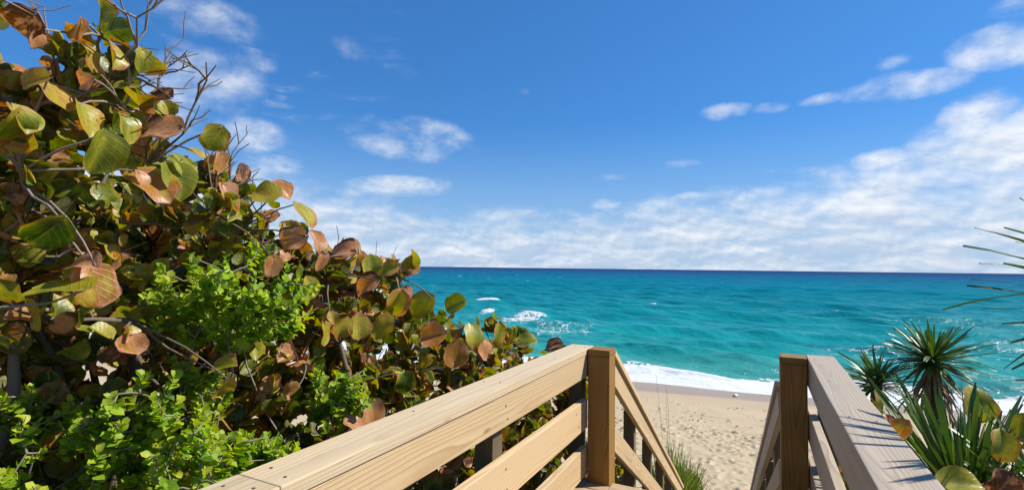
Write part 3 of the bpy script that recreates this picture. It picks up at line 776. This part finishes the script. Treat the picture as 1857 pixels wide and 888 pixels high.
def grass(x, y, r, n, hgt, label, stalks=0):
    g = gz(x, y); o = Vector((x, y, g))
    root = empty('dune_grass', o, label, 'grass clump', 'clumps of dune grass by the stairs')
    f = Leaves(T_BLADE)
    for i in range(n):
        a = random.uniform(0, 6.28); q = r*math.sqrt(random.random()); bx, by = x+q*math.cos(a), y+q*math.sin(a)
        d_ = Vector((math.cos(a)*.25*q/r, math.sin(a)*.25*q/r, 1))+Vector((random.gauss(0, .16), random.gauss(0, .16), 0)); d_.normalize()
        hh = hgt*random.uniform(.5, 1.1)*(1-.35*q/r)
        f.add((bx, by, gz(bx, by)-.02), d_, rv(), hh, min(1, abs(random.gauss(.42, .25))), 0.015/hh*random.uniform(.8, 1.3), .3, random.uniform(.05, .4), 0)
    link('blades', f.mesh('blades', o), M_GRASS, root, o)
    if stalks:
        s_ = Tubes(4)
        for i in range(stalks):
            b = Vector((x+random.uniform(-.2, .2), y+random.uniform(-.2, .2), g)); tp = b+Vector((random.uniform(-.2, .15), random.uniform(-.1, .1), hgt*random.uniform(1.5, 2.0)))
            pts = curve(b, tp, 8, .02, .004, 0); s_.add(pts, .004, .002)
        link('stalks', s_.mesh('stalks', o), M_TWIG, root, o)
    return root
HERO = [
    (-1.769, 0.595, 2.017, -0.779, -0.365, -0.51, 0.902, -0.287, -0.321, 0.105, 0.97), (-1.798, 0.615, 1.995, -0.315, -0.11, -0.943, 0.67, 0.668, -0.322, 0.077, 0.8),
    (-1.803, 0.751, 1.932, -0.146, -0.123, 0.982, 0.712, 0.605, 0.024, 0.1, 0.56), (-1.816, 0.884, 2.045, 0.146, 0.123, -0.982, 0.953, 0.14, -0.148, 0.087, 0.42),
    (-1.763, 0.945, 1.899, -0.879, -0.449, 0.162, 0.668, -0.339, 0.456, 0.107, 1), (-1.719, 0.96, 1.791, -0.891, -0.442, -0.099, 0.56, -0.49, 0.5, 0.154, 0.87),
    (-1.819, 0.93, 1.897, 0.297, 0.197, -0.935, 0.772, 0.492, 0.181, 0.102, 0.4), (-1.763, 1.123, 1.841, -0.455, -0.184, -0.871, 0.918, -0.235, -0.317, 0.117, 0.38),
    (-1.815, 0.723, 1.815, 0.505, 0.295, -0.811, 0.66, 0.454, 0.353, 0.128, 0.46), (-1.797, 0.886, 1.635, 0.679, 0.373, -0.633, 0.882, -0.033, 0.335, 0.17, 0.6),
    (-1.778, 0.961, 1.671, 0.439, 0.264, -0.859, 0.962, 0.023, 0.16, 0.145, 0.35), (-1.808, 0.828, 1.811, 0.439, 0.264, -0.859, 0.733, 0.446, 0.3, 0.115, 0.36),
    (-1.805, 0.989, 1.716, 0.679, 0.373, -0.633, 0.749, 0.129, 0.485, 0.125, 0.36), (-1.743, 0.758, 1.726, -0.165, -0.032, -0.986, 0.954, 0.24, -0.182, 0.156, 0.33),
    (-1.636, 0.709, 1.335, -0.879, -0.449, 0.162, 0.692, -0.157, 0.534, 0.106, 0.86), (-1.679, 0.716, 1.332, 0.222, 0.16, -0.962, 0.987, -0.102, 0.117, 0.147, 0.63),
    (-1.587, 0.667, 1.273, -0.894, -0.446, -0.047, 0.247, -0.111, 0.711, 0.174, 0.4), (-1.651, 0.634, 1.456, -0.691, -0.314, -0.651, 0.937, -0.027, -0.263, 0.138, 0.08),
    (-1.764, 1.138, 1.636, 0.439, 0.264, -0.859, 0.938, 0.088, 0.245, 0.097, 0.87), (-1.794, 1.374, 1.682, 0.679, 0.373, -0.633, 0.857, -0.145, 0.412, 0.114, 0.66),
    (-1.695, 1.318, 1.615, -0.879, -0.449, 0.162, 0.73, -0.461, 0.423, 0.126, 0.5), (-1.776, 1.478, 1.606, 0.567, 0.323, -0.757, 0.753, 0.258, 0.544, 0.156, 0.44),
    (-1.649, 1.417, 1.463, -0.843, -0.405, -0.353, 0.607, -0.703, 0.33, 0.134, 0.8), (-1.669, 1.287, 1.376, -0.165, -0.032, -0.986, 0.995, -0.018, -0.068, 0.105, 0.76),
    (-1.624, 1.679, 1.402, -0.879, -0.449, 0.162, 0.532, -0.345, 0.728, 0.173, 0.84), (-1.688, 1.844, 1.298, 0.01, -0.046, 0.999, 0.929, -0.369, 0.004, 0.133, 0.35),
    (-1.596, 1.782, 1.282, -0.843, -0.405, -0.353, 0.388, -0.707, 0.564, 0.154, 0.82), (-1.647, 1.608, 1.045, 0.455, 0.184, 0.871, 0.909, -0.386, -0.097, 0.108, 0.56),
    (-1.642, 1.552, 1.145, 0.439, 0.264, -0.859, 0.893, -0.331, 0.305, 0.066, 0.54), (-1.52, 2.226, 0.981, -0.882, -0.433, -0.185, 0.433, -0.715, 0.543, 0.162, 0.72),
    (-1.586, 2.43, 0.783, 0.165, 0.032, 0.986, 0.84, -0.528, 0.077, 0.19, 0.66), (-1.604, 1.962, 1.216, -0.315, -0.11, -0.943, 0.893, -0.437, -0.061, 0.175, 0.46),
    (-1.542, 1.941, 0.829, -0.01, 0.046, -0.999, 0.81, -0.536, 0.224, 0.133, 0.2), (-1.524, 1.704, 0.657, -0.146, -0.123, 0.982, 0.875, -0.35, 0.315, 0.145, 0.8),
    (-1.645, 1.057, 0.991, 0.882, 0.433, 0.185, 0.347, -0.327, 0.777, 0.102, 0.42), (-1.559, 1.049, 0.972, -0.582, -0.253, -0.773, 0.813, 0.174, -0.344, 0.09, 0.52),
    (-1.608, 2.046, 1.194, -0.769, -0.411, 0.489, 0.667, -0.188, 0.712, 0.119, 0.86), (-1.564, 2.496, 1.141, -0.843, -0.405, -0.353, 0.352, -0.805, 0.473, 0.149, 0.36),
    (-1.465, 3.829, 0.723, -0.894, -0.448, -0.012, 0.249, -0.655, 0.712, 0.153, 0.95), (-1.632, 3.367, 0.782, 0.843, 0.405, 0.353, 0.02, -0.65, 0.76, 0.181, 0.3),
    (-1.732, 1.15, 1.59, 0.068, 0.085, -0.994, 0.812, 0.572, 0.07, 0.113, 0.42), (-1.615, 1.498, 1.104, 0.068, 0.085, -0.994, 0.895, 0.398, 0.152, 0.114, 0.5),
    (-1.483, 1.598, 0.668, -0.769, -0.411, 0.489, 0.624, -0.093, 0.773, 0.114, 0.82), (-1.535, 1.306, 0.893, -0.843, -0.405, -0.353, 0.205, -0.432, 0.796, 0.086, 0.68),
    (-1.797, 0.713, 2.064, -0.315, -0.11, -0.943, 0.689, 0.636, -0.343, 0.082, 0.7), (-1.763, 0.632, 1.857, -0.843, -0.405, -0.353, 0.543, -0.616, 0.356, 0.092, 0.5),
    (-1.782, 0.742, 1.893, -0.843, -0.405, -0.353, 0.797, -0.559, 0.052, 0.066, 0.82), (-1.844, 0.647, 1.858, 0.679, 0.373, -0.633, 0.604, 0.269, 0.452, 0.143, 0.5),
    (-1.746, 0.569, 1.74, -0.315, -0.11, -0.943, 0.843, 0.462, -0.267, 0.116, 0.3), (-1.794, 0.572, 1.759, 0.439, 0.264, -0.859, 0.811, 0.387, 0.188, 0.104, 0.4),
    (-1.818, 0.795, 2.029, 0.146, 0.123, -0.982, 0.695, 0.624, 0.046, 0.104, 0.5), (-1.761, 0.859, 1.635, 0.439, 0.264, -0.859, 0.803, 0.389, 0.306, 0.078, 0.86),
    (-1.769, 1.13, 1.751, -0.01, 0.046, -0.999, 0.987, 0.074, -0.115, 0.091, 0.7), (-1.763, 1.214, 1.722, -0.01, 0.046, -0.999, 0.991, 0.039, -0.104, 0.084, 0.95),
    (-1.703, 1.527, 1.406, -0.146, -0.123, 0.982, 0.974, 0.182, 0.12, 0.118, 0.82), (-1.625, 1.963, 1.345, -0.843, -0.405, -0.353, 0.361, -0.739, 0.549, 0.124, 0.45),
    (-1.589, 2.662, 0.865, 0.01, -0.046, 0.999, 0.914, -0.377, 0.11, 0.17, 0.42), (-1.627, 2.951, 0.828, 0.455, 0.184, 0.871, 0.914, -0.136, -0.357, 0.204, 0.4),
    (-1.565, 2.727, 0.883, 0.146, 0.123, -0.982, 0.948, -0.113, 0.249, 0.156, 0.8), (-1.568, 2.179, 1.178, -0.691, -0.314, -0.651, 0.304, -0.861, 0.396, 0.176, 0.42),
    (-1.585, 1.84, 1.112, -0.315, -0.11, -0.943, 0.902, -0.419, -0.021, 0.156, 0.5), (-1.612, 1.688, 1.122, -0.01, 0.046, -0.999, 0.927, -0.348, 0.122, 0.136, 0.45),
    (-1.664, 1.444, 1.289, 0.146, 0.123, -0.982, 0.985, -0.08, 0.154, 0.113, 0.45), (-1.675, 1.528, 1.399, -0.165, -0.032, -0.986, 0.991, 0.051, -0.097, 0.106, 0.8),
]
# ------------------------------------------------------------------ the hedge
sea_grape(-2.25, .35, .80, .70, 150, 'tall sea grape with rust leaves and bare twigs, tallest of the hedge', bare=10, hero_range=(-1, .86))
sea_grape(-2.20, 1.05, .70, .55, 140, 'sea grape with a big pale yellow leaf and bare twigs beside the tallest shrub', bare=3, hero_range=(.86, 1.3))
sea_grape(-2.20, 1.75, .75, .55, 135, 'sea grape with salmon and olive leaves behind the middle green shrub', bare=1, hero_range=(1.3, 1.95))
sea_grape(-2.1, 2.5, .72, .58, 125, 'sea grape whose upper leaves reach the horizon line', bare=0, hero_range=(1.95, 2.65))
sea_grape(-2.0, 3.3, .68, .60, 120, 'low sea grape with orange and olive leaves in front of the sea', hero_range=(2.65, 3.5))
sea_grape(-1.95, 4.15, .64, .58, 105, 'lowest sea grape of the hedge, next to the corner post', hero_range=(3.5, 9))
back = lambda a, b: hedge_top(a, b)+(.14 if b < 2.1 else -.12)
sea_grape(-3.4, .5, .75, .8, 175, 'sea grape in the shade behind the tallest shrub', bare=0, front=False, lo=True, inside=back, leafr=(.08, .14))
sea_grape(-3.4, 1.8, .75, .8, 175, 'sea grape in the back row behind the middle of the hedge', bare=0, front=False, lo=True, inside=back, leafr=(.08, .14))
sea_grape(-3.3, 3.1, .75, .75, 70, 'sea grape in the back row behind the orange leaves', front=False, lo=True, inside=back, leafr=(.08, .14))
sea_grape(-4.7, 2.6, .9, 1.0, 95, 'sea grape deep in the thicket farthest from the walkway', front=False, lo=True, inside=lambda a, b: hedge_top(a, b)+.05, leafr=(.10, .16))
sea_grape(-4.8, .8, .9, 1.0, 120, 'sea grape deep in the thicket behind bare twigs', front=False, lo=True, inside=lambda a, b: hedge_top(a, b)+.05, leafr=(.10, .16))
sea_grape(-2.7, 5.0, .75, .6, 60, 'small sea grape on the slope behind the corner post', front=False, lo=True, inside=lambda a, b: gz(a, b)+.95)
sea_grape(-1.75, 5.7, .5, .6, 36, 'small yellowing sea grape beside the sunlit stair railing', front=False, lo=True, inside=lambda a, b: gz(a, b)+.85)
sea_grape(-1.62, 4.75, .36, .45, 26, 'knee-high yellow sea grape at the foot of the corner post', front=False, lo=True, inside=lambda a, b: gz(a, b)+.95)

green_shrub(-2.0, .74, .74, .34, 175, 'bright green small-leaved shrub in the lower corner of the hedge', .24)
green_shrub(-1.80, .98, .80, .28, 150, 'bright green small-leaved shrub in front of dark branches, tallest of the lower greens', .25)
green_shrub(-1.48, .98, .66, .22, 80, 'light green low shrub touching the railing cap joint', .24)
green_shrub(-1.76, 1.22, 1.25, .31, 190, 'light green shrub high up in the middle of the sea grape leaves', .20)
green_shrub(-1.62, 1.62, .80, .16, 60, 'small light green tuft next to the pink sea grape leaves at the rail', .16)
green_shrub(-1.52, 1.24, .70, .13, 40, 'sparse green sprig between bare stems near the rail', .14)
green_shrub(-2.5, .78, 1.48, .10, 26, 'tiny green sprig among the dry twigs at the picture edge', .10)

# ------------------------------------------------------------------ yucca side
yucca('yucca', 1.53, 6.4, .46, 175, .46, .037, 'tall yucca on a dark trunk standing against the sea', cone=(5, 108), dead=80, trunk_r=.055)
yucca('yucca', 1.05, 6.3, .20, 105, .42, .036, 'smaller dark yucca left of the tall trunk, by the rail end', axis=(-.15, 0, 1), cone=(5, 100), dead=16)
yucca('yucca', .86, 3.15, .22, 135, .62, .028, 'upright broad-bladed yucca clump rising just behind the grey rail', axis=(-.12, .05, 1), cone=(3, 48), dead=4, hue=.5, stiff=.04)
yucca('yucca', 1.14, 3.0, .26, 105, .52, .028, 'yucca clump with spread blades under the spotted sea grape leaves', axis=(.15, .0, 1), cone=(4, 70), dead=4, hue=.45, stiff=.05)
yucca('yucca', 1.095, 2.20, 1.25, 110, .46, .025, 'yucca head whose pointed blades reach in at the picture edge', cone=(6, 125), dead=30, trunk_r=.05, hue=.3)
yucca('yucca', 1.9, 5.2, -.35, 60, .45, .03, 'low dark yucca in the shade behind the spotted sea grape leaves', cone=(5, 95), dead=8)
yucca('yucca', 1.35, 4.4, -.15, 60, .48, .03, 'dark yucca growing between the upright clump and the tall trunk', cone=(5, 85), dead=8)

def low(z): return lambda a, b: gz(a, b)+z
HERO_R = [(1.0, 3.46, .58, .1, .05, .95, .30, -.75, .5, .21, .42), (1.00, 2.98, .63, .6, .25, .55, .25, -.8, .6, .16, .44), (1.02, 2.86, .72, .7, .2, .5, -.1, -.9, .4, .16, .9),
          (.60, 3.60, .55, .3, -.2, .9, .6, -.5, .6, .13, .50), (.50, 2.62, .66, .35, -.2, .85, -.2, -.7, .7, .10, .62), (.50, 2.74, .67, -.1, .1, 1., .3, -.9, .4, .06, .85),
          (.56, 2.28, .60, .97, .2, .05, .1, -.35, .93, .16, .44), (.72, 2.36, .56, .5, .1, .6, .3, -.9, .3, .14, .98), (.66, 2.30, .52, .4, .2, .3, .2, -.9, .4, .15, .95),
          (.86, 2.72, .60, .2, .1, .9, .3, -.7, .6, .14, .42), (.40, 3.95, .20, -.2, .1, .9, .2, -.9, .4, .12, .68), (.42, 3.8, .08, .1, .2, .8, .3, -.9, .4, .12, .75), (.62, 3.9, .42, .2, .2, .9, .3, -.8, .4, .12, .5)]
def right_grape(x, y, label, rows, n, rad, zt):
    global HERO
    sv = HERO; HERO = rows
    sea_grape(x, y, rad, rad, n, label, group='sea grape shrubs on the yucca side', front=False, inside=low(zt), hero_range=(-9, 99), leafr=(.10, .16)); HERO = sv
right_grape(1.1, 3.3, 'spotted yellow-green sea grape leaves above the yucca clumps', HERO_R[0:3]+HERO_R[9:10], 5, .35, .6)
right_grape(.66, 3.75, 'sea grape with yellow and pink leaves beside the grey rail cap', HERO_R[3:6]+HERO_R[10:13], 12, .22, .85)
right_grape(.78, 2.35, 'sea grape with a flat yellow-edged leaf and brown leaves at the frame bottom', HERO_R[6:9], 6, .22, .6)
right_grape(1.5, 5.6, 'shaded sea grape under the tall yucca', [], 22, .6, 1.1)
right_grape(2.4, 4.2, 'sea grape in the outer corner behind the spread clump', [], 20, .6, .85)
right_grape(.75, 5.0, 'sea grape below the smaller dark yucca', [], 16, .38, 1.05)

grass(-1.5, 9.2, .30, 420, 1.25, 'tall dune grass with thin stalks at the foot of the sunlit stair railing', 3)
grass(-1.3, 9.9, .28, 280, .8, 'green dune grass spilling onto the sand path')
grass(.05, 10.2, .14, 60, .5, 'small grass tuft at the foot of the shaded stair railing')

# leafless shrub seen between the corner post and the stair railing
g0 = gz(-1.35, 4.9); o = Vector((-1.35, 4.9, g0)); rt = empty('bare_shrub', o, 'leafless dark shrub seen beside the corner post', 'bare shrub')
tb = Tubes(5)
def fork(a, d_, L, r, n):
    e = a+d_*L; p = curve(a, e, 3, .08, .03, .2); tb.add(p, r, r*.7)
    if n == 0: return
    for _ in range(random.choice([2, 2, 3])): fork(e, (d_+rv()*.65).normalized(), L*random.uniform(.6, .8), r*.7, n-1)
for _ in range(3): fork(o, (Vector((random.uniform(-.3, .2), random.uniform(-.3, .3), 1.2))).normalized(), .36, .012, 5)
link('branches', tb.mesh('branches', o), M_BARK, rt, o)

# bird-white shell on the beach and the scattered wrack
def lump(name, loc, sc, mat, seed):
    bm = bmesh.new(); bmesh.ops.create_icosphere(bm, subdivisions=3, radius=1)
    r_ = random.Random(seed); off = r_.uniform(0, 50)
    for v in bm.verts:
        f = 1+.5*(fbm(np.array([v.co.x*1.4+off]), np.array([v.co.y*1.4+v.co.z*1.9]), 3, seed)[0]-.5)
        v.co = Vector((v.co.x*sc[0]*f, v.co.y*sc[1]*f, max(v.co.z, -.4)*sc[2]*f))
    me = bpy.data.meshes.new(name); bm.to_mesh(me); bm.free()
    for p in me.polygons: p.use_smooth = True
    return link(name, me, mat, None, loc, (0, 0, r_.uniform(0, 6)))
M_WHITE = simple('bleached_shell', (0.504, 0.49, 0.462), .5)
M_WRACK = simple('dry_seaweed', (.07, .05, .03), .9, 0, .2)
tag(lump('foam_clump', (-1.1, 25.0, gz(-1.1, 25.0)+.05), (.12, .08, .08), M_WHITE, 4), 'small white lump lying on the wet sand near the surf', 'debris')
sw_ = Leaves(T_BLADE); wr2 = random.Random(5)
for i in range(1100):
    line = wr2.choice([18.3, 18.6, 19.6, 21.5, 16.8]); x = wr2.uniform(-9, 8); s_ = line+wr2.gauss(0, .22)+math.sin(x*.7)*.3
    if math.sin(x*2.3+line)+math.sin(x*5.1) < .25: continue
    y = (s_-x*NSX)/NSY; L = wr2.uniform(.025, .10)
    sw_.add((x, y, gz(x, y)+wr2.uniform(.0, .05)), (wr2.gauss(0, 1), wr2.gauss(0, .5), .1), (wr2.gauss(0, .3), wr2.gauss(0, .3), 1), L, .5, wr2.uniform(.2, .6), .4, .5, .2)
tag(link('seaweed', sw_.mesh('seaweed', (0, 0, 0)), M_WRACK), 'thin broken line of dark seaweed bits across the sand', 'seaweed', kind='stuff')

# fallen leaves under the hedge and on the yucca side
fl_ = Leaves(T_GRAPE_LO)
for i in range(1500):
    if i < 1000: x, y = random.uniform(-4.5, -1.15), random.uniform(-.5, 6.5)
    else: x, y = random.uniform(.4, 3.2), random.uniform(1.5, 8)
    fl_.add((x, y, gz(x, y)+random.uniform(.01, .09)), (random.gauss(0, 1), random.gauss(0, 1), random.gauss(0, .25)), Vector((0, 0, 1))+rv()*.45, random.uniform(.08, .14), random.choice([.62, .68, .8, .97, 1., .95]), 1., .2, random.uniform(-.4, .5), .05)
tag(link('leaf_litter', fl_.mesh('leaf_litter', (0, 0, 0)), M_GRAPE), 'brown fallen leaves covering the ground under the shrubs', 'leaf litter', kind='stuff')
bpy.context.view_layer.update()
